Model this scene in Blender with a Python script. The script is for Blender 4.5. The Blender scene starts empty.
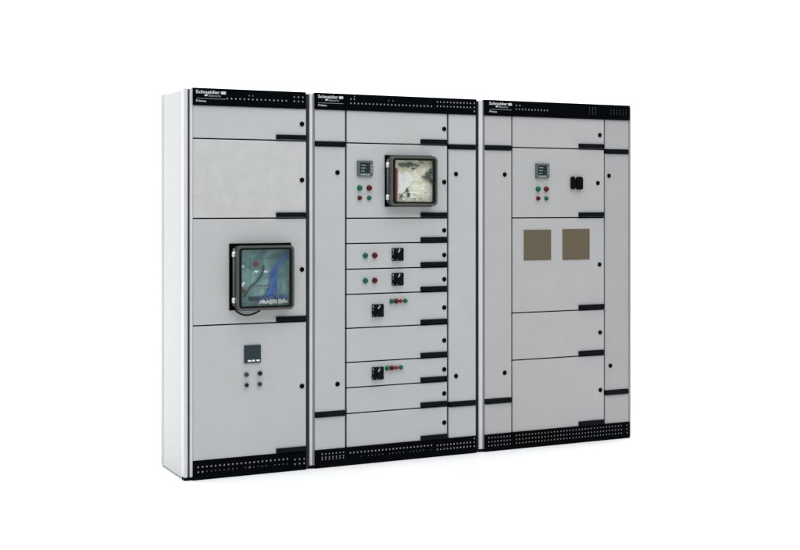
import bpy, bmesh, math, random
from mathutils import Vector, Matrix

random.seed(7)
scn = bpy.context.scene
C = scn.collection
R = math.radians

# ------------------------------------------------------------------ camera
cd = bpy.data.cameras.new('camera')
cam = bpy.data.objects.new('camera', cd); C.objects.link(cam)
cam.location = (-1.933, -6.318, 1.407)
cam.rotation_euler = (R(90), 0, -math.atan2(.4415, .8973))
cd.sensor_width = 36; cd.lens = 57.6; cd.shift_y = -70.6 / 800
cd.clip_start = .05; cd.clip_end = 500
scn.camera = cam

# ------------------------------------------------------------------ world, lamps, exposure
w = bpy.data.worlds.new('World'); scn.world = w; w.use_nodes = True
bg = w.node_tree.nodes['Background']
bg.inputs[0].default_value = (.97, .985, 1, 1); bg.inputs[1].default_value = .30

def area(name, loc, target, sx, sy, power, col=(1, 1, 1)):
    l = bpy.data.lights.new(name, 'AREA'); l.shape = 'RECTANGLE'; l.size = sx; l.size_y = sy
    l.energy = power; l.color = col
    o = bpy.data.objects.new(name, l); C.objects.link(o); o.location = loc
    o.rotation_euler = (Vector(target) - Vector(loc)).to_track_quat('-Z', 'Y').to_euler()
    return o
area('softbox_side', (-6.5, -.6, 2.6), (0, .1, 1.0), 3.0, 3.0, 110)
area('overhead_fill', (1.2, -2.6, 6.0), (1.2, -1.2, 0), 9.0, 6.0, 520)  # unseen lamp added to burn the floor out to white
area('backdrop_fill', (1.5, 3.2, 6.4), (2.5, 8.0, 1.6), 22.0, 2.5, 2000)  # unseen lamp added to whiten the backdrop

vs = scn.view_settings
vs.view_transform = 'Standard'; vs.look = 'None'; vs.exposure = 0; vs.gamma = 1; vs.use_curve_mapping = False
scn.render.engine = 'CYCLES'

# ------------------------------------------------------------------ materials
def nodes(name):
    m = bpy.data.materials.new(name); m.use_nodes = True
    nt = m.node_tree; return m, nt, nt.nodes['Principled BSDF']

def plain(name, col, rough=.5, metal=0, bump=0, bscale=200, var=0, vscale=6, spec=.5):
    m, nt, b = nodes(name)
    b.inputs['Base Color'].default_value = (*col, 1)
    b.inputs['Roughness'].default_value = rough; b.inputs['Metallic'].default_value = metal
    b.inputs['Specular IOR Level'].default_value = spec
    tc = nt.nodes.new('ShaderNodeTexCoord')
    if var:
        n = nt.nodes.new('ShaderNodeTexNoise'); n.inputs['Scale'].default_value = vscale
        n.inputs['Detail'].default_value = 6; n.inputs['Roughness'].default_value = .65
        nt.links.new(tc.outputs['Object'], n.inputs['Vector'])
        r = nt.nodes.new('ShaderNodeValToRGB')
        r.color_ramp.elements[0].position = .3; r.color_ramp.elements[1].position = .7
        r.color_ramp.elements[0].color = (*[c * (1 - var) for c in col], 1)
        r.color_ramp.elements[1].color = (*[min(1, c * (1 + var)) for c in col], 1)
        nt.links.new(n.outputs['Fac'], r.inputs['Fac']); nt.links.new(r.outputs['Color'], b.inputs['Base Color'])
    if bump:
        n = nt.nodes.new('ShaderNodeTexNoise'); n.inputs['Scale'].default_value = bscale
        n.inputs['Detail'].default_value = 3
        nt.links.new(tc.outputs['Object'], n.inputs['Vector'])
        bp = nt.nodes.new('ShaderNodeBump'); bp.inputs['Strength'].default_value = bump
        bp.inputs['Distance'].default_value = .001
        nt.links.new(n.outputs['Fac'], bp.inputs['Height']); nt.links.new(bp.outputs['Normal'], b.inputs['Normal'])
    return m

def seethrough(name, col, alpha, rough=.1):
    """clear plastic: mostly transparent, with a glossy surface"""
    m, nt, b = nodes(name); nt.nodes.remove(b)
    out = nt.nodes['Material Output']
    tr = nt.nodes.new('ShaderNodeBsdfTransparent'); tr.inputs[0].default_value = (*col, 1)
    pr = nt.nodes.new('ShaderNodeBsdfPrincipled'); pr.inputs['Base Color'].default_value = (*[c * .3 for c in col], 1)
    pr.inputs['Roughness'].default_value = rough
    mx = nt.nodes.new('ShaderNodeMixShader'); mx.inputs[0].default_value = alpha
    nt.links.new(tr.outputs[0], mx.inputs[1]); nt.links.new(pr.outputs[0], mx.inputs[2])
    nt.links.new(mx.outputs[0], out.inputs['Surface'])
    return m

def speckled(name, cols, scale, rough=.5):
    """several colours in uneven patches, for the breaker and the modelled window reflections"""
    m, nt, b = nodes(name); b.inputs['Roughness'].default_value = rough
    tc = nt.nodes.new('ShaderNodeTexCoord')
    n = nt.nodes.new('ShaderNodeTexNoise'); n.inputs['Scale'].default_value = scale
    n.inputs['Detail'].default_value = 5; n.inputs['Distortion'].default_value = 1.2
    nt.links.new(tc.outputs['Object'], n.inputs['Vector'])
    r = nt.nodes.new('ShaderNodeValToRGB'); e = r.color_ramp.elements
    for i, (p, c) in enumerate(cols):
        k = e[i] if i < 2 else e.new(p)
        k.position = p; k.color = (*c, 1)
    nt.links.new(n.outputs['Fac'], r.inputs['Fac']); nt.links.new(r.outputs['Color'], b.inputs['Base Color'])
    return m

M = dict(
    paint=plain('paint_light_grey', (.437, .456, .461), .5, bump=.25, bscale=260, var=.035, vscale=5),
    paint_warm=plain('paint_warm_grey', (.470, .482, .486), .5, bump=.35, bscale=200, var=.06, vscale=14),
    paint_neutral=plain('paint_neutral_grey', (.402, .411, .412), .5, bump=.25, bscale=260, var=.03, vscale=5),
    side=plain('paint_side', (.484, .499, .495), .5, bump=.2, bscale=260, var=.015),
    post=plain('post_grey', (.56, .575, .605), .4, bump=.1, var=.02),
    dark_edge=plain('edge_grey', (.25, .255, .26), .5),
    groove=plain('groove_grey', (.055, .060, .066), .6, spec=.2),
    groove_light=plain('groove_light', (.20, .205, .215), .6, spec=.2),
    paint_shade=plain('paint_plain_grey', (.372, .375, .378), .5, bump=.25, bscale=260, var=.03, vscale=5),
    print_glint=plain('mid_print_glint', (.36, .39, .39), .5),
    black=plain('black_band', (.0012, .0022, .0028), .5, bump=.15, bscale=300, var=.2, vscale=12, spec=.02),
    black_gloss=plain('black_plastic', (.003, .0055, .0065), .4, var=.15, vscale=14, spec=.06),
    recess=plain('recess_black', (.0012, .0016, .0022), .8, spec=.08),
    gap_dark=plain('gap_shade', (.018, .022, .026), .7, spec=.2),
    dots=plain('vent_backing', (.38, .41, .41), .5),
    dots_dim=plain('vent_backing_dim', (.05, .055, .055), .6),
    seal=plain('seal_black', (.005, .007, .006), .6, spec=.1),
    logo=plain('logo_print', (.50, .53, .54), .5),
    white=plain('white_print', (.78, .80, .80), .5),
    print_grey=plain('grey_print', (.28, .31, .32), .5),
    slate=plain('meter_slate', (.022, .038, .047), .4, var=.06, spec=.2),
    bezel=plain('meter_bezel', (.075, .098, .100), .5, var=.1, vscale=60),
    screen=plain('meter_screen', (.010, .024, .032), .2, var=.3, vscale=50),
    green=plain('green_plastic', (.002, .105, .050), .35, spec=.2),
    red=plain('red_plastic', (.085, .0015, .004), .35, spec=.2),
    red_bright=plain('red_bright', (.24, .012, .018), .35, spec=.25),
    dullgreen=plain('dull_green', (.028, .046, .042), .4, spec=.2),
    maroon=plain('maroon', (.018, .002, .005), .4, spec=.2),
    ring=plain('button_ring', (.20, .21, .21), .35, metal=.5),
    tan=plain('tan_plate', (.118, .099, .065), .8, var=.02, vscale=30, spec=.25),
    teal=speckled('breaker_teal', [(.28, (.045, .12, .14)), (.70, (.26, .42, .44)), (.5, (.12, .25, .27))], 11, .4),
    teal_dark=plain('breaker_dark', (.02, .035, .04), .45, var=.2),
    blue=plain('blue_reflection', (.030, .115, .38), .3, var=.8, vscale=22),
    steel=plain('hinge_steel', (.62, .64, .66), .3, metal=.7),
    cover=seethrough('smoked_cover', (.36, .39, .34), .78, .2),
    skirt=seethrough('smoked_skirt', (.62, .65, .60), .32, .18),
    glass=seethrough('clear_pane', (.95, .97, .96), .06, .04),
    cream=speckled('cream_reflection', [(.28, (.36, .30, .20)), (.50, (.92, .88, .73)), (.38, (.76, .69, .50)), (.68, (.95, .94, .89))], 11, .45),
    glare=speckled('white_reflection', [(.3, (.70, .56, .50)), (.48, (.90, .89, .87)), (.8, (.94, .94, .94))], 12, .25),
    slate_reflection=speckled('slate_reflection', [(.35, (.022, .038, .042)), (.62, (.10, .125, .12)), (.75, (.30, .29, .22))], 38, .4),
    floor=plain('white_floor', (.88, .885, .89), .6, var=.01, vscale=.7),
)

# ------------------------------------------------------------------ helpers
wl = {}                                    # world location of every object, by object name

def box(bm, x0, x1, y0, y1, z0, z1, bev=0, mi=0, seg=2):
    vs_ = [bm.verts.new(p) for p in ((x0, y0, z0), (x1, y0, z0), (x1, y1, z0), (x0, y1, z0),
                                     (x0, y0, z1), (x1, y0, z1), (x1, y1, z1), (x0, y1, z1))]
    fs = [bm.faces.new([vs_[i] for i in q]) for q in
          ((0, 1, 5, 4), (1, 2, 6, 5), (2, 3, 7, 6), (3, 0, 4, 7), (4, 5, 6, 7), (3, 2, 1, 0))]
    for f in fs: f.material_index = mi
    if bev:
        es = list({e for f in fs for e in f.edges})
        r = bmesh.ops.bevel(bm, geom=es, offset=bev, segments=seg, affect='EDGES', profile=.5)
        for f in r['faces']: f.material_index = mi; f.smooth = True
    return bm

def prism(bm, pts, y0, y1, mi=0):
    """polygon in the x-z plane, given thickness along y"""
    a = [bm.verts.new((x, y0, z)) for x, z in pts]; b = [bm.verts.new((x, y1, z)) for x, z in pts]
    n = len(pts)
    fs = [bm.faces.new(a), bm.faces.new(b[::-1])]
    for i in range(n): fs.append(bm.faces.new((a[(i + 1) % n], a[i], b[i], b[(i + 1) % n])))
    for f in fs: f.material_index = mi
    bmesh.ops.recalc_face_normals(bm, faces=fs)
    return fs

def lathe(bm, cx, cz, prof, seg=28, mis=None):
    """rings of (radius, y) about an axis along y; the last ring is closed"""
    rings = []
    for r, y in prof:
        rings.append([bm.verts.new((cx + r * math.cos(2 * math.pi * i / seg), y, cz + r * math.sin(2 * math.pi * i / seg))) for i in range(seg)])
    fs = []
    for k in range(len(prof) - 1):
        for i in range(seg):
            f = bm.faces.new((rings[k][i], rings[k][(i + 1) % seg], rings[k + 1][(i + 1) % seg], rings[k + 1][i]))
            f.smooth = True; f.material_index = mis[k] if mis else 0; fs.append(f)
    f = bm.faces.new(rings[-1]); f.material_index = mis[-1] if mis else 0; fs.append(f)
    bmesh.ops.recalc_face_normals(bm, faces=fs)

def tube(bm, pts, r, seg=10, mi=0):
    rings = []
    for i, p in enumerate(pts):
        p = Vector(p); a = Vector(pts[max(i - 1, 0)]); b = Vector(pts[min(i + 1, len(pts) - 1)])
        t = (b - a).normalized(); u = t.orthogonal().normalized() if i == 0 else (u - t * u.dot(t)).normalized()
        v = t.cross(u); rr = r[i] if isinstance(r, (list, tuple)) else r
        rings.append([bm.verts.new(p + (u * math.cos(2 * math.pi * k / seg) + v * math.sin(2 * math.pi * k / seg)) * rr) for k in range(seg)])
    fs = []
    for i in range(len(rings) - 1):
        for k in range(seg):
            f = bm.faces.new((rings[i][k], rings[i][(k + 1) % seg], rings[i + 1][(k + 1) % seg], rings[i + 1][k])); f.smooth = True; fs.append(f)
    fs.append(bm.faces.new(rings[0])); fs.append(bm.faces.new(rings[-1]))
    for f in fs: f.material_index = mi
    bmesh.ops.recalc_face_normals(bm, faces=fs)

def spline(pts, n=8):
    out = []
    P = [Vector(p) for p in pts]; P = [P[0]] + P + [P[-1]]
    for i in range(1, len(P) - 2):
        for k in range(n):
            t = k / n
            out.append(.5 * ((2 * P[i]) + (-P[i - 1] + P[i + 1]) * t + (2 * P[i - 1] - 5 * P[i] + 4 * P[i + 1] - P[i + 2]) * t * t
                             + (-P[i - 1] + 3 * P[i] - 3 * P[i + 1] + P[i + 2]) * t ** 3))
    out.append(P[-1]); return out

def rrect(x0, x1, z0, z1, r, n=6):
    pts = []
    for cx, cz, a0 in ((x1 - r, z1 - r, 0), (x0 + r, z1 - r, 90), (x0 + r, z0 + r, 180), (x1 - r, z0 + r, 270)):
        for i in range(n + 1):
            a = R(a0 + 90 * i / n); pts.append((cx + r * math.cos(a), cz + r * math.sin(a)))
    return pts

def ring(bm, outer, inner, y0, y1, mi=0):
    n = len(outer)
    A = [[bm.verts.new((x, y, z)) for x, z in L] for L in (outer, inner) for y in (y0, y1)]   # o0 o1 i0 i1
    fs = []
    for i in range(n):
        j = (i + 1) % n
        for a, b in ((A[0], A[2]), (A[1], A[3]), (A[0], A[1]), (A[2], A[3])):
            fs.append(bm.faces.new((a[i], a[j], b[j], b[i])))
    for f in fs: f.material_index = mi
    bmesh.ops.recalc_face_normals(bm, faces=fs)

def perforated(bm, x0, x1, z0, z1, y0, y1, holes, mi=0):
    """sheet with real square punched holes (x, z, half size)"""
    xs = sorted({round(v, 5) for h in holes for v in (h[0] - h[2], h[0] + h[2])} | {x0, x1})
    zs = sorted({round(v, 5) for h in holes for v in (h[1] - h[2], h[1] + h[2])} | {z0, z1})
    V = {}
    def v(i, j):
        if (i, j) not in V: V[i, j] = bm.verts.new((xs[i], y0, zs[j]))
        return V[i, j]
    fs = []
    for i in range(len(xs) - 1):
        hx = [h for h in holes if abs((xs[i] + xs[i + 1]) / 2 - h[0]) < h[2]]
        for j in range(len(zs) - 1):
            if any(abs((zs[j] + zs[j + 1]) / 2 - h[1]) < h[2] for h in hx): continue
            fs.append(bm.faces.new((v(i, j), v(i + 1, j), v(i + 1, j + 1), v(i, j + 1))))
    g = bmesh.ops.extrude_face_region(bm, geom=fs, use_keep_orig=True)
    for e in g['geom']:
        if isinstance(e, bmesh.types.BMVert): e.co.y = y1
    bmesh.ops.recalc_face_normals(bm, faces=bm.faces[:])
    for f in bm.faces: f.material_index = mi

def obj(name, bm, mats, parent=None, label=None, cat=None, kind=None, center=True):
    """link a bmesh (in world metres) as ONE object whose origin sits at its middle"""
    xs = [v.co for v in bm.verts]
    lo = Vector([min(c[i] for c in xs) for i in range(3)]); hi = Vector([max(c[i] for c in xs) for i in range(3)])
    c = (lo + hi) / 2 if center else Vector((0, 0, 0))
    bmesh.ops.translate(bm, verts=bm.verts[:], vec=-c)
    me = bpy.data.meshes.new(name); bm.to_mesh(me); bm.free()
    for m in (mats if isinstance(mats, (list, tuple)) else [mats]): me.materials.append(M[m])
    return link(name, me, c, parent, label, cat, kind)

def link(name, me, c, parent=None, label=None, cat=None, kind=None):
    o = bpy.data.objects.new(name, me); C.objects.link(o)
    o.parent = parent
    o.location = Vector(c) - (wl[parent.name] if parent else Vector((0, 0, 0)))
    wl[o.name] = Vector(c)
    if label: o['label'] = label
    if cat: o['category'] = cat
    if kind: o['kind'] = kind
    return o

def thing(name, label, cat, loc, group=None):
    o = bpy.data.objects.new(name, None); C.objects.link(o); o.location = loc; o.empty_display_size = .2
    wl[o.name] = Vector(loc); o['label'] = label; o['category'] = cat
    if group: o['group'] = group
    return o

def text(bm, s, x, z, h, wid, y, depth=.0012, off=0, mi=0):
    """raised lettering: cap height h, total width wid, baseline at z, standing on the plane y"""
    cu = bpy.data.curves.new('t', 'FONT'); cu.body = s; cu.size = 1; cu.extrude = .01; cu.offset = off
    cu.resolution_u = 3
    t = bpy.data.objects.new('t', cu); C.objects.link(t)
    me = bpy.data.meshes.new_from_object(t.evaluated_get(bpy.context.evaluated_depsgraph_get()))
    bpy.data.objects.remove(t); bpy.data.curves.remove(cu)
    x0 = min(v.co.x for v in me.vertices); x1 = max(v.co.x for v in me.vertices)
    vs_ = [bm.verts.new((x + (v.co.x - x0) / (x1 - x0) * wid, y - depth * (v.co.z + .01) / .02, z + v.co.y / .7 * h)) for v in me.vertices]
    for p in me.polygons:
        try:
            f = bm.faces.new([vs_[i] for i in p.vertices]); f.material_index = mi
        except ValueError: pass
    bpy.data.meshes.remove(me)

# shared small meshes, built once about the origin (y = 0 is the sheet they sit on)
cache = {}
def shared(key, build, mats):
    if key not in cache:
        bm = bmesh.new(); build(bm); me = bpy.data.meshes.new(key); bm.to_mesh(me); bm.free()
        for m in mats: me.materials.append(M[m])
        cache[key] = me
    return cache[key]

def lock(parent, x, z, k=1.0):
    def b(bm):
        lathe(bm, 0, 0, [(.0128, .001), (.0128, -.003), (.0115, -.0045), (.0085, -.0045), (.0078, -.0030), (.0001, -.0030)], 24)
        box(bm, -.0015, .0015, -.0042, -.0031, -.0055, .0055, 0)
    o = link('lock', shared('lock', b, ['recess']), (x, 0, z), parent)
    return o

def button(parent, x, z, col, r, label):
    def b(bm):
        lathe(bm, 0, 0, [(r, .001), (r, -.005), (r * .93, -.007), (r * .86, -.007), (r * .84, -.013), (r * .70, -.0165), (r * .35, -.0185), (.0002, -.019)],
              26, [1, 1, 1, 0, 0, 0, 0, 0])
    return link('push_button', shared('push_button_%s_%d' % (col, r * 1e4), b, [col, 'ring' if col in ('dullgreen', 'maroon') else col]), (x, 0, z), parent, label)

def switch(parent, x, z):
    def b(bm):
        box(bm, -.036, .036, -.008, .001, -.035, .035, .004, 0)
        lathe(bm, 0, 0, [(.030, -.008), (.030, -.014), (.027, -.017), (.0002, -.017)], 30)
        a = R(-32); c, s = math.cos(a), math.sin(a)
        pts = [(-.009, -.029), (.009, -.029), (.011, 0), (.008, .031), (-.008, .031), (-.011, 0)]
        prism(bm, [(px * c - pz * s, px * s + pz * c) for px, pz in pts], -.036, -.017, 0)
        pts = [(-.003, .010), (.003, .010), (.003, .030), (-.003, .030)]
        prism(bm, [(px * c - pz * s - .018, px * s + pz * c + .004) for px, pz in pts], -.0375, -.0355, 1)  # pale bar put in for the white glint on the knob
        for px, pz, wx, wz in ((-.033, .018, .006, .012), (-.032, -.002, .003, .014), (-.012, -.031, .014, .0045), (.004, .029, .006, .003), (-.033, -.030, .004, .008)):
            box(bm, px, px + wx, -.0088, -.0075, pz, pz + wz, 0, 2)
    return link('rotary_switch', shared('rotary_switch', b, ['black_gloss', 'print_glint', 'print_grey']), (x, 0, z), parent)

def meter(parent, x0, x1, z0, z1):
    cx, cz, hw, hh = (x0 + x1) / 2, (z0 + z1) / 2, (x1 - x0) / 2, (z1 - z0) / 2
    def b(bm):
        ring(bm, rrect(-hw, hw, -hh, hh, .004), rrect(-hw + .013, hw - .017, -hh + .019, hh - .011, .003), -.012, .001, 0)
        box(bm, -hw + .011, hw - .015, -.008, 0, -hh + .017, hh - .009, 0, 1)
        for i in range(4): box(bm, -hw + .018 + i * .0135, -hw + .027 + i * .0135, -.0135, -.0115, -hh + .006, -hh + .012, .001, 2, 1)
        for i in range(3): box(bm, hw - .012, hw - .005, -.0135, -.0115, -.018 + i * .016, -.011 + i * .016, .001, 2, 1)
        for i in range(3):
            box(bm, -hw + .022, -hw + .05 - i * .004, -.0088, -.0075, hh - .026 - i * .016, hh - .022 - i * .016, 0, 3)
    return link('panel_meter', shared('panel_meter', b, ['bezel', 'screen', 'print_glint', 'print_grey']), (cx, 0, cz), parent)

def bar_handle(parent, x0, x1, z0, z1):
    bm = bmesh.new()
    box(bm, x0, x1, -.010, .006, z0, z1, .003)
    box(bm, x0 + .012, x1 - .006, -.0118, -.0095, z0 + .007, z1 - .010, .001)
    return obj('handle', bm, 'black_gloss', parent)

def door(parent, x0, x1, z0, z1, paint='paint'):
    bm = bmesh.new(); box(bm, x0, x1, 0, .018, z0, z1, .0022)
    return obj('door', bm, paint, parent)

# ------------------------------------------------------------------ the setting: white studio floor and sweep
bm = bmesh.new()
bmesh.ops.create_grid(bm, x_segments=20, y_segments=20, size=40)
obj('floor', bm, 'floor', kind='structure')
bm = bmesh.new()
prof = [(4.5, .004)] + [(7.0 + 2.5 * math.sin(a), 2.504 - 2.5 * math.cos(a)) for a in [math.pi / 2 * i / 16 for i in range(17)]] + [(9.5, 14)]
L = [[bm.verts.new((x, y, z)) for y, z in prof] for x in (-35, -10, 15, 40)]
for a, b in zip(L, L[1:]):
    for i in range(len(prof) - 1):
        f = bm.faces.new((a[i], b[i], b[i + 1], a[i + 1])); f.smooth = True
obj('backdrop', bm, 'floor', kind='structure')

# ------------------------------------------------------------------ cabinets
DEPTH = .44
def carcass(root, xl, xr, xs, side_mat='side'):
    """xl..xr the whole width, xs where the doors start"""
    bm = bmesh.new(); box(bm, xl + .022, xr - .006, .021, DEPTH - .03, .06, 1.985)
    obj('inner_frame', bm, 'recess', root)
    for nm, a, b in (('left', xl + .004, xl + .020), ('right', xr - (.020 if xr > 2.5 else .0115), xr)):
        bm = bmesh.new(); box(bm, a, b, .053 if nm == 'left' else .002, DEPTH - .045, .008, 1.994, .002)
        bm.normal_update()
        if nm == 'right':   # the lip that shows beside the doors is coloured darker than the panel
            for f in bm.faces:
                if f.normal.y < -.7 or f.normal.x < -.7: f.material_index = 1
        obj('side_panel', bm, [side_mat, 'dark_edge' if xr > 2.5 else 'gap_dark'], root)
    bm = bmesh.new(); box(bm, xl + .001, xr - .0005, DEPTH - .043, DEPTH, .006, 1.998, .004)
    obj('rear_post', bm, side_mat, root)
    bm = bmesh.new(); box(bm, xl + .021, xr - .013, .022, DEPTH - .045, 1.987, 1.9955, .002)
    obj('roof_panel', bm, side_mat, root)
    # front corner post: rounded outer profile, dark groove
    bm = bmesh.new(); gx = xs - .026 if xs - xl > .04 else xs - .013
    box(bm, xl, gx, .0005, .052, .016, 2.001, .006, 0, 3)
    box(bm, gx - .001, xs - .001, .012 if xs - xl > .04 else .004, .050, .016, 1.996, 0, 1)
    if xs - xl > .04: box(bm, xs - .0155, xs - .0004, .0015, .030, .016, 1.998, .002, 0)
    if xs - xl < .04:   # dark strip added for the shade in the gap to the neighbour
        g = bmesh.new(); box(g, xl - .0080, xl - .0005, .010, .060, .0, 1.992); obj('gap_shade_strip', g, 'gap_dark', root)
    obj('corner_post', bm, ['post', 'groove' if xs - xl > .04 else 'groove_light'], root)
    bm = bmesh.new(); box(bm, xl + .003, xs - .004, .004, .048, .0, .0155, .001)
    obj('foot', bm, 'recess', root)
    bm = bmesh.new(); box(bm, xs - .003, xr - .013, .020, .060, .0, .0595, 0)
    box(bm, xl + .03, xr - .02, .3, .36, .0, .0595, 0)
    obj('base_rail', bm, 'recess', root)

def rowholes(x0, x1, z, pitch, h):
    n = int(round((x1 - x0) / pitch)); return [(x0 + (x1 - x0) * i / max(n, 1), z, h) for i in range(n + 1)]

def band(root, name, x0, x1, z0, z1, holes, dim=(), lip='top'):
    bm = bmesh.new(); perforated(bm, x0, x1, z0, z1, -.006, -.0045, list(holes) + list(dim))
    if lip == 'top':
        box(bm, x0 - .002, x1 + .001, -.0075, .019, z1 - .0005, z1 + .0045, .0015)
        box(bm, x0, x1, -.0085, .001, z0 - .003, z0 + .001, .001)
    else:
        box(bm, x0 - .004, x1 + .001, -.0085, .019, z0 - .014, z0 + .001, .004)
        box(bm, x0, x1, -.0085, .001, z1 - .001, z1 + .003, .001)
    box(bm, x0, x0 + .003, -.0055, .019, z0 + .001, z1 - .001); box(bm, x1 - .003, x1, -.0055, .019, z0 + .001, z1 - .001)
    if dim:
        xd = min(d[0] for d in dim) - .012
    else: xd = x1 - .004
    box(bm, x0 + .004, xd, -.0038, -.001, z0 + .002, z1 - .002, 0, 1)
    if dim: box(bm, xd + .001, x1 - .004, -.0038, -.001, z0 + .002, z1 - .002, 0, 2)
    box(bm, x0 + .004, x1 - .004, .004, .018, z0 + .002, z1 - .002, 0, 0)
    return obj(name, bm, ['black', 'dots', 'dots_dim'], root)

def nameplate(parent, x0, wid, raised):
    bm = bmesh.new()
    yb = -.006
    if raised:
        box(bm, x0 - .014, x0 + wid + .004, -.0095, -.0062, 1.9215, 1.9985, .002, 1); yb = -.0095
    h = .0165
    text(bm, 'Schneider', x0, 1.9745, h, wid * .80, yb, off=.022)
    prism(bm, rrect(x0 + wid * .835, x0 + wid, 1.9730, 1.9875, .003, 3), yb - .0012, yb)
    # small leaf mark before the second line
    prism(bm, [(x0 + wid * .28, 1.9625), (x0 + wid * .33, 1.9600), (x0 + wid * .39, 1.9640), (x0 + wid * .40, 1.9700), (x0 + wid * .35, 1.9715), (x0 + wid * .30, 1.9685)], yb - .0012, yb)
    text(bm, 'Electric', x0 + wid * .43, 1.9590, .0105, wid * .40, yb, off=.004, mi=2)
    box(bm, x0 + wid * .02, x0 + wid, yb - .0008, yb, 1.9475, 1.9492, 0, 2)
    text(bm, 'Prisma', x0 + wid * .01, 1.9310, .0105, wid * .33, yb, off=.012)
    return obj('nameplate', bm, ['logo', 'black', 'print_grey'], parent)

# ------------ cabinet at the left end
root = thing('switchgear_cabinet', 'leftmost grey switchgear cabinet with one stack of four doors and a blue-green window box',
             'electrical cabinet', (.287, .22, 0), 'switchgear cabinets standing in a row')
carcass(root, -.047, .632, 0.0)
S = .0041
hs = rowholes(.181, .506, 1.953, .0228, S) + [(x, z, S) for x in (.551, .575, .599) for z in (1.952, 1.975)] + [(.300, 1.972, .003), (.320, 1.972, .003)]
b = band(root, 'top_band', -.001, .617, 1.917, 1.998, hs); nameplate(b, .013, .160, False)
hs = rowholes(.026, .512, .066, .0231, S) + [(x, z, S) for x in (.555, .581, .607) for z in (.035, .059)]
hs = hs + [(.026 + i * .0231, .041, S if i in (0, 1, 12) else .0026) for i in range(22) if i not in (10, 17)]
band(root, 'plinth_grille', 0.0, .618, .014, .091, hs, lip='bottom')
rows = [(1.744, 1.914), (1.335, 1.744), (.787, 1.335), (.095, .787)]
doors1 = []
for i, (z0, z1) in enumerate(rows):
    d = door(root, .001, .6195, z0 + .0035, z1 - (.0035 if i else 0), ['paint', 'paint_warm', 'paint', 'paint'][i]); doors1.append(d)
    bar_handle(d, .450, .6195, z0 + .0045, z0 + .030)
    lock(d, .596, [1.833, 1.536, 1.062, .444][i])
d = doors1[3]
bm = bmesh.new()
box(bm, .273, .364, -.010, .001, .582, .675, .003, 0)
for cx, ww in ((.300, .020), (.322, .016), (.347, .018)): box(bm, cx - ww / 2, cx + ww / 2, -.012, -.0095, .590, .599, .0015, 1)
obj('panel_meter', bm, ['slate', 'white'], d)
button(d, .285, .524, 'dullgreen', .0130, 'grey green push button'); button(d, .359, .526, 'maroon', .0135, 'dark maroon push button')
button(d, .286, .469, 'maroon', .0120, 'dark maroon push button'); button(d, .358, .470, 'dullgreen', .0130, 'grey green push button')

def window_box(root, x0, x1, z0, z1, proud, cx0, cx1, cz0, cz1, frame_w, label):
    bm = bmesh.new(); box(bm, x0, x1, -.010, .001, z0, z1, .002)
    w_ = obj('window_box', bm, 'black', root, label)
    ro = rrect(cx0, cx1, cz0, cz1, .026); g = frame_w * .50; ri = rrect(cx0 + g, cx1 - g, cz0 + g, cz1 - g, .014)
    bm = bmesh.new(); ring(bm, ro, ri, -proud, -proud + .008)
    es = [e for e in bm.edges if all(abs(v.co.y + proud) < 1e-5 for v in e.verts) and len(e.link_faces) == 2 and abs(e.calc_face_angle(0)) > .5]
    bmesh.ops.bevel(bm, geom=es, offset=.003, segments=2, affect='EDGES')
    obj('cover_frame', bm, 'cover', w_)
    bm = bmesh.new(); ring(bm, ro, rrect(cx0 + .004, cx1 - .004, cz0 + .004, cz1 - .004, .023), -proud + .0081, -.0102)
    obj('cover_side', bm, 'skirt', w_)
    # dark seal between the rim and the pane
    bm = bmesh.new(); g = frame_w * .5 + .0002; q = frame_w
    ring(bm, rrect(cx0 + g, cx1 - g, cz0 + g, cz1 - g, .0138), rrect(cx0 + q, cx1 - q, cz0 + q * .85, cz1 - q * .85, .005), -proud + .0015, -proud + .0125)
    obj('seal', bm, 'seal', w_)
    bm = bmesh.new(); box(bm, cx0 + frame_w - .001, cx1 - frame_w + .001, -proud + .003, -proud + .006, cz0 + frame_w * .85 - .001, cz1 - frame_w * .85 + .001)
    obj('pane', bm, 'glass', w_)
    bm = bmesh.new(); hx = cx0 - .005
    tube(bm, [(hx, -.026, z0 + .025), (hx, -.026, z1 - .025)], .0065, 12)
    obj('hinge_rod', bm, 'bezel', w_)
    for hz in (z0 + .052, z1 - .055):
        bm = bmesh.new(); tube(bm, [(hx, -.026, hz - .014), (hx, -.026, hz + .014)], .011, 14)
        box(bm, hx - .004, hx + .022, -.030, -.0101, hz - .010, hz + .010, .003)
        obj('hinge', bm, 'steel', w_)
    return w_

W1 = window_box(root, .192, .532, .860, 1.205, .060, .215, .531, .859, 1.194, .026, 'large clear plastic window box over a blue-green breaker')
# behind its pane: a breaker, and shapes modelled in place of reflections
bm = bmesh.new()
box(bm, .236, .522, -.020, -.0103, .872, 1.182, .003, 0)
box(bm, .300, .430, -.024, -.0195, .985, 1.125, .003, 0)
box(bm, .315, .409, -.0252, -.0235, .972, .977, .001, 2)
box(bm, .290, .440, -.0225, -.0195, .908, .930, .002, 1)
for x, z in ((.329, 1.058), (.381, 1.057)): prism(bm, [(x - .014, z - .003), (x + .010, z - .006), (x + .016, z + .003), (x - .004, z + .007)], -.0265, -.0235, 3)
lathe(bm, .329, 1.097, [(.013, -.024), (.013, -.030), (.010, -.033), (.0002, -.034)], 20, [4] * 4)
box(bm, .246, .272, -.026, -.0195, .956, .970, .002, 4)
prism(bm, [(.242, 1.079), (.262, 1.081), (.266, 1.092), (.246, 1.090)], -.028, -.0195, 3)
prism(bm, [(.243, .990), (.258, .981), (.272, 1.004), (.262, 1.008)], -.028, -.0195, 3)
obj('breaker', bm, ['teal', 'teal_dark', 'print_grey', 'white', 'red_bright'], W1)
bm = bmesh.new()
rnd = random.Random(5)
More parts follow.
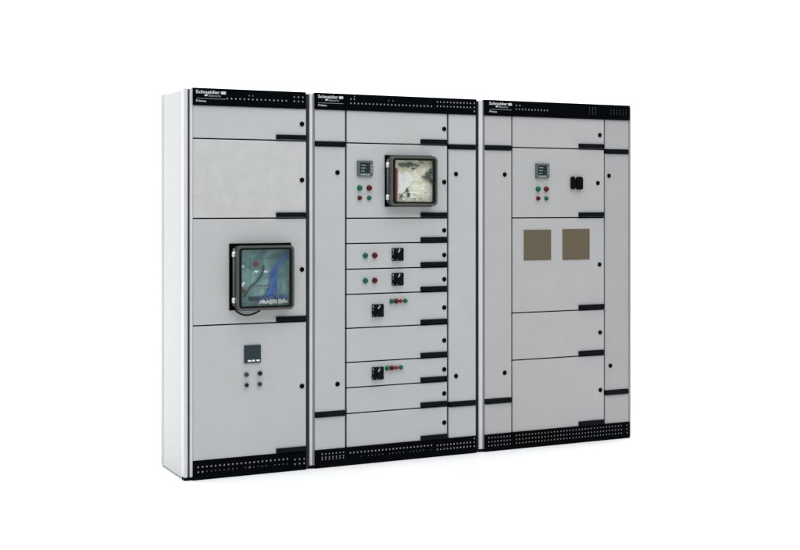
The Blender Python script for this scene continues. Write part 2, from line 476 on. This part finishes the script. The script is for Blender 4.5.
for k in range(7):
    o = (k - 3) * .0054
    tube(bm, spline([(.514 + rnd.uniform(-.004, .004), -.026, 1.150 + o * .6), (.475 + o * .4, -.030, 1.112 + o), (.440 + o, -.030 - rnd.uniform(0, .004), 1.088 + o),
                     (.426 + o, -.030 - rnd.uniform(0, .005), 1.036 + rnd.uniform(-.01, .01)), (.424 + o * 1.1, -.029, .975), (.413 + o * 1.5, -.029 - rnd.uniform(0, .004), .935), (.400 + o * 3.0, -.026, .905)]), .0024 + rnd.uniform(0, .0016), 8)
for k in range(7):
    x = .360 + k * .022
    tube(bm, spline([(x - .02, -.026, .902), (x, -.031, .915 + rnd.uniform(0, .022)), (x + .03, -.029, .905 + rnd.uniform(0, .02))]), .0045, 8)
obj('blue_reflection_tubes', bm, 'blue', W1)  # blue tubes shaped after a blue reflection in the pane
bm = bmesh.new(); n = 26; rnd = random.Random(3)
top = [(.344 + .152 * i / n, .909 + rnd.uniform(-.006, .010)) for i in range(n + 1)]; bot = [(.338 + .160 * i / n, .890 + rnd.uniform(-.003, .005)) for i in range(n + 1)]
A = [bm.verts.new((x, -.047 + rnd.uniform(-.004, .003), z)) for x, z in top]; B = [bm.verts.new((x, -.047 + rnd.uniform(-.004, .003), z)) for x, z in bot]
for i in range(n):
    if i in (16,): continue
    bm.faces.new((B[i], B[i + 1], A[i + 1], A[i]))
bmesh.ops.solidify(bm, geom=bm.faces[:], thickness=.001)
obj('highlight_strip', bm, 'glare', W1)  # white strip modelled in place of the highlight low on the pane
bm = bmesh.new(); tube(bm, spline([(.372, -.026, 1.090), (.365, -.029, 1.052), (.338, -.029, 1.012), (.308, -.029, .987), (.285, -.028, .962), (.262, -.027, .928)]), .0042, 8)
tube(bm, spline([(.300, -.024, .912), (.345, -.027, .926), (.392, -.027, .934), (.420, -.027, .960)]), .0035, 8)
obj('wire', bm, 'teal_dark', W1)
bm = bmesh.new(); tube(bm, spline([(.222, -.008, .868), (.232, -.010, .853), (.256, -.014, .838), (.288, -.016, .833), (.325, -.015, .840), (.352, -.012, .852), (.366, -.008, .862)]), .0042, 10)
obj('cable', bm, 'recess', W1)

# ------------ cabinet in the middle
root = thing('switchgear_cabinet', 'middle grey switchgear cabinet with ten stacked drawers and a window box with modelled cream reflections',
             'electrical cabinet', (1.149, .22, 0), 'switchgear cabinets standing in a row')
carcass(root, .641, 1.661, .671)
pz = 1.953
hs = rowholes(.878, 1.368, pz, .0222, S) + [(.878, 1.976, S), (.899, 1.976, S), (.899, 1.990, .003), (1.105, 1.976, .003), (1.130, 1.976, .003)]
hs = hs + [(x, z, S) for x, _, _ in rowholes(1.406, 1.617, 0, .0211, S) for z in (1.955, 1.979)] + [(1.642, z, S) for z in (1.934, 1.956, 1.979)]
b = band(root, 'top_band', .669, 1.656, 1.917, 1.998, hs); nameplate(b, .684, .146, True)
hs = [(x, z, .0036) for x, _, _ in rowholes(.711, .834, 0, .0205, S) for z in (.045, .056, .074)]
hs = hs + rowholes(.875, 1.368, .067, .0211, S) + [(.940 + .0211 * i, .043, .0024) for i in range(21) if i % 6 != 1]
hs = hs + [(x, z, S) for x, _, _ in rowholes(1.406, 1.617, 0, .0211, S) for z in (.040, .063)] + [(1.642, z, S) for z in (.039, .062, .083)]
band(root, 'plinth_grille', .671, 1.656, .014, .093, hs, lip='bottom')

def side_column(root, x0, x1, lx, paint='paint', zt=1.731, zb=.284):
    for k, (z0, z1, hz) in enumerate(((zt + .013, 1.914, None), (zb + .015, zt - .014, zt), (.096, zb - .015, zb))):
        d = door(root, x0, x1, z0, z1, paint)
        if hz: bar_handle(d, x0 + .001, x1 - .001, hz - .0125, hz + .0125)
        if k == 1: lock(d, lx, 1.578); lock(d, lx + (.010 if lx > 2.5 else 0), .442)
side_column(root, .671, .846, .801); side_column(root, 1.481, 1.654, 1.526)
lines = [1.9175, 1.739, 1.332, 1.1955, 1.057, .921, .738, .5535, .417, .278, .0935]
lz = [1.829, 1.532, 1.262, 1.124, .988, .830, .646, .484, .349, .186]
dr = []
for i in range(10):
    d = door(root, .857, 1.469, lines[i + 1] + .0035, lines[i] - .0035)
    bar_handle(d, 1.302, 1.468, lines[i + 1] + .004, lines[i + 1] + .030); lock(d, 1.451, lz[i]); dr.append(d)
meter(dr[1], .916, 1.006, 1.559, 1.644)
def four(d, x0, x1, z0, z1):
    button(d, x0, z0, 'green', .0155, 'green push button'); button(d, x1, z0, 'red', .0155, 'dark red push button')
    button(d, x0, z1, 'red', .0125, 'small dark red push button'); button(d, x1, z1, 'green', .0125, 'small green push button')
four(dr[1], .931, .988, 1.496, 1.442)
for i, z in ((3, 1.129), (4, .993)):
    button(dr[i], .965, z, 'green', .0150, 'green push button'); button(dr[i], 1.021, z, 'red', .0155, 'dark red push button')
    switch(dr[i], 1.160, z + .003)
for i, x, z, sz in ((5, 1.124, .8755, .828), (7, 1.097, .5105, .486)):
    switch(dr[i], 1.039, sz)
    for k, (col, r, l) in enumerate((('green', .0135, 'green push button'), ('red', .0138, 'dark red push button'), ('red_bright', .0105, 'small bright red push button'), ('green', .0120, 'small green push button'))):
        button(dr[i], x + .0275 * k, z, col, r, l)
W2 = window_box(root, 1.082, 1.372, 1.394, 1.677, .055, 1.094, 1.382, 1.398, 1.672, .028, 'clear plastic window box with a cream room reflection modelled inside')
bm = bmesh.new(); rnd = random.Random(11)      # crumpled cream sheet standing in for the room reflected in the pane
nx, nz = 30, 30
V = [[bm.verts.new((1.112 + .256 * i / nx, -.018 + .005 * (rnd.random() - .5) * (1 + math.sin(i * .7 + j * .4)), 1.412 + .246 * j / nz)) for j in range(nz + 1)] for i in range(nx + 1)]
for i in range(nx):
    for j in range(nz): bm.faces.new((V[i][j], V[i + 1][j], V[i + 1][j + 1], V[i][j + 1]))
bmesh.ops.recalc_face_normals(bm, faces=bm.faces[:])
obj('cream_reflection', bm, 'cream', W2)
def lump(pts, y0, y1, name, mat, parent, jit=.004, n=3, seed=1):
    rn = random.Random(seed); out = []
    for (a, b), (c, d) in zip(pts, pts[1:] + pts[:1]):
        for k in range(n): out.append((a + (c - a) * k / n + rn.uniform(-jit, jit), b + (d - b) * k / n + rn.uniform(-jit, jit)))
    bm = bmesh.new(); fs = prism(bm, out, y0, y1)
    g = bmesh.ops.poke(bm, faces=fs[:2])
    for v in g['verts']: v.co.y += rn.uniform(-.003, .003)
    return obj(name, bm, mat, parent)
for k, (x, z, rx, rz, an) in enumerate(((1.180, 1.621, .024, .010, -8), (1.222, 1.624, .026, .013, 5), (1.262, 1.622, .020, .007, -12), (1.246, 1.604, .008, .006, 20),
                                        (1.342, 1.576, .022, .013, 25), (1.336, 1.552, .026, .010, -15), (1.356, 1.536, .013, .011, 40), (1.308, 1.560, .008, .005, 0),
                                        (1.208, 1.484, .007, .014, 20), (1.216, 1.458, .006, .013, -12), (1.172, 1.452, .010, .005, 30), (1.352, 1.600, .007, .006, 10))):
    ca, sa = math.cos(R(an)), math.sin(R(an))
    lump([(x + rx * math.cos(t) * ca - rz * math.sin(t) * sa, z + rx * math.cos(t) * sa + rz * math.sin(t) * ca) for t in (0, 1.05, 2.1, 3.14, 4.2, 5.25)], -.028 - .0004 * k, -.012, 'dark_reflection', 'slate_reflection', W2, jit=.0022, n=2, seed=20 + k)  # dark lumps shaped after the dark patches of the reflection
lump([(1.150, 1.598), (1.175, 1.575), (1.200, 1.592), (1.258, 1.550), (1.205, 1.494), (1.176, 1.470), (1.148, 1.462)], -.027, -.014, 'white_reflection', 'glare', W2, jit=.006, seed=6)  # pale piece stands in for the bright patch of the reflection
bm = bmesh.new(); box(bm, 1.126, 1.146, -.0285, -.012, 1.420, 1.606, .002); obj('red_strip', bm, 'red_bright', W2)

# ------------ cabinet at the right end
root = thing('switchgear_cabinet', 'rightmost grey switchgear cabinet with two blank tan plates and five wide doors',
             'electrical cabinet', (2.202, .22, 0), 'switchgear cabinets standing in a row')
carcass(root, 1.676, 2.730, 1.714)
hs = rowholes(1.920, 2.131, 1.955, .0222, S) + [(1.920, 1.977, S), (1.943, 1.977, S)]
dim = [(x, z, .0036) for x in (2.425, 2.447, 2.469) for z in (1.945, 1.957, 1.969, 1.981)] + [(2.580 + .022 * i, z, .0036) for i in range(6) for z in (1.948, 1.960, 1.972)]
b = band(root, 'top_band', 1.708, 2.717, 1.917, 1.998, hs, dim); nameplate(b, 1.736, .150, True)
hs = [(x, z, .0036) for x, _, _ in rowholes(1.737, 1.878, 0, .0215, S) + rowholes(1.920, 2.655, 0, .0217, S) + [(2.697, 0, S)] for z in (.033, .055, .078)]
band(root, 'plinth_grille', 1.712, 2.717, .014, .093, hs, lip='bottom')
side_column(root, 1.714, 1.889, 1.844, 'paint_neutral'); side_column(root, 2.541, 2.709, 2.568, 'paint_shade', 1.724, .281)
lines = [1.9175, 1.735, 1.329, .782, .510, .0935]; lz = [1.820, 1.534, 1.049, .644, .301]
lx = [2.502, 2.488, 2.500, 2.504, 2.506]; dr = []
for i in range(5):
    d = door(root, 1.898, 2.532, lines[i + 1] + .0035, lines[i] - .0035, 'paint_neutral')
    bar_handle(d, 2.350, 2.530, lines[i + 1] + .004, lines[i + 1] + .031); lock(d, lx[i], lz[i]); dr.append(d)
meter(dr[1], 2.050, 2.140, 1.559, 1.644); four(dr[1], 2.068, 2.124, 1.496, 1.442)
bm = bmesh.new()
box(bm, 2.291, 2.318, -.020, .001, 1.496, 1.571, .009, 0, 3); box(bm, 2.327, 2.372, -.024, .001, 1.494, 1.570, .010, 0, 3)
box(bm, 2.310, 2.335, -.014, .001, 1.506, 1.558, .003)
obj('switch_block', bm, 'recess', dr[1])
for x0, x1, z0, z1 in ((1.972, 2.158, 1.083, 1.260), (2.238, 2.428, 1.081, 1.262)):
    bm = bmesh.new(); box(bm, x0, x1, -.003, .001, z0, z1, .001, 0, 1); obj('blank_plate', bm, 'tan', dr[2])
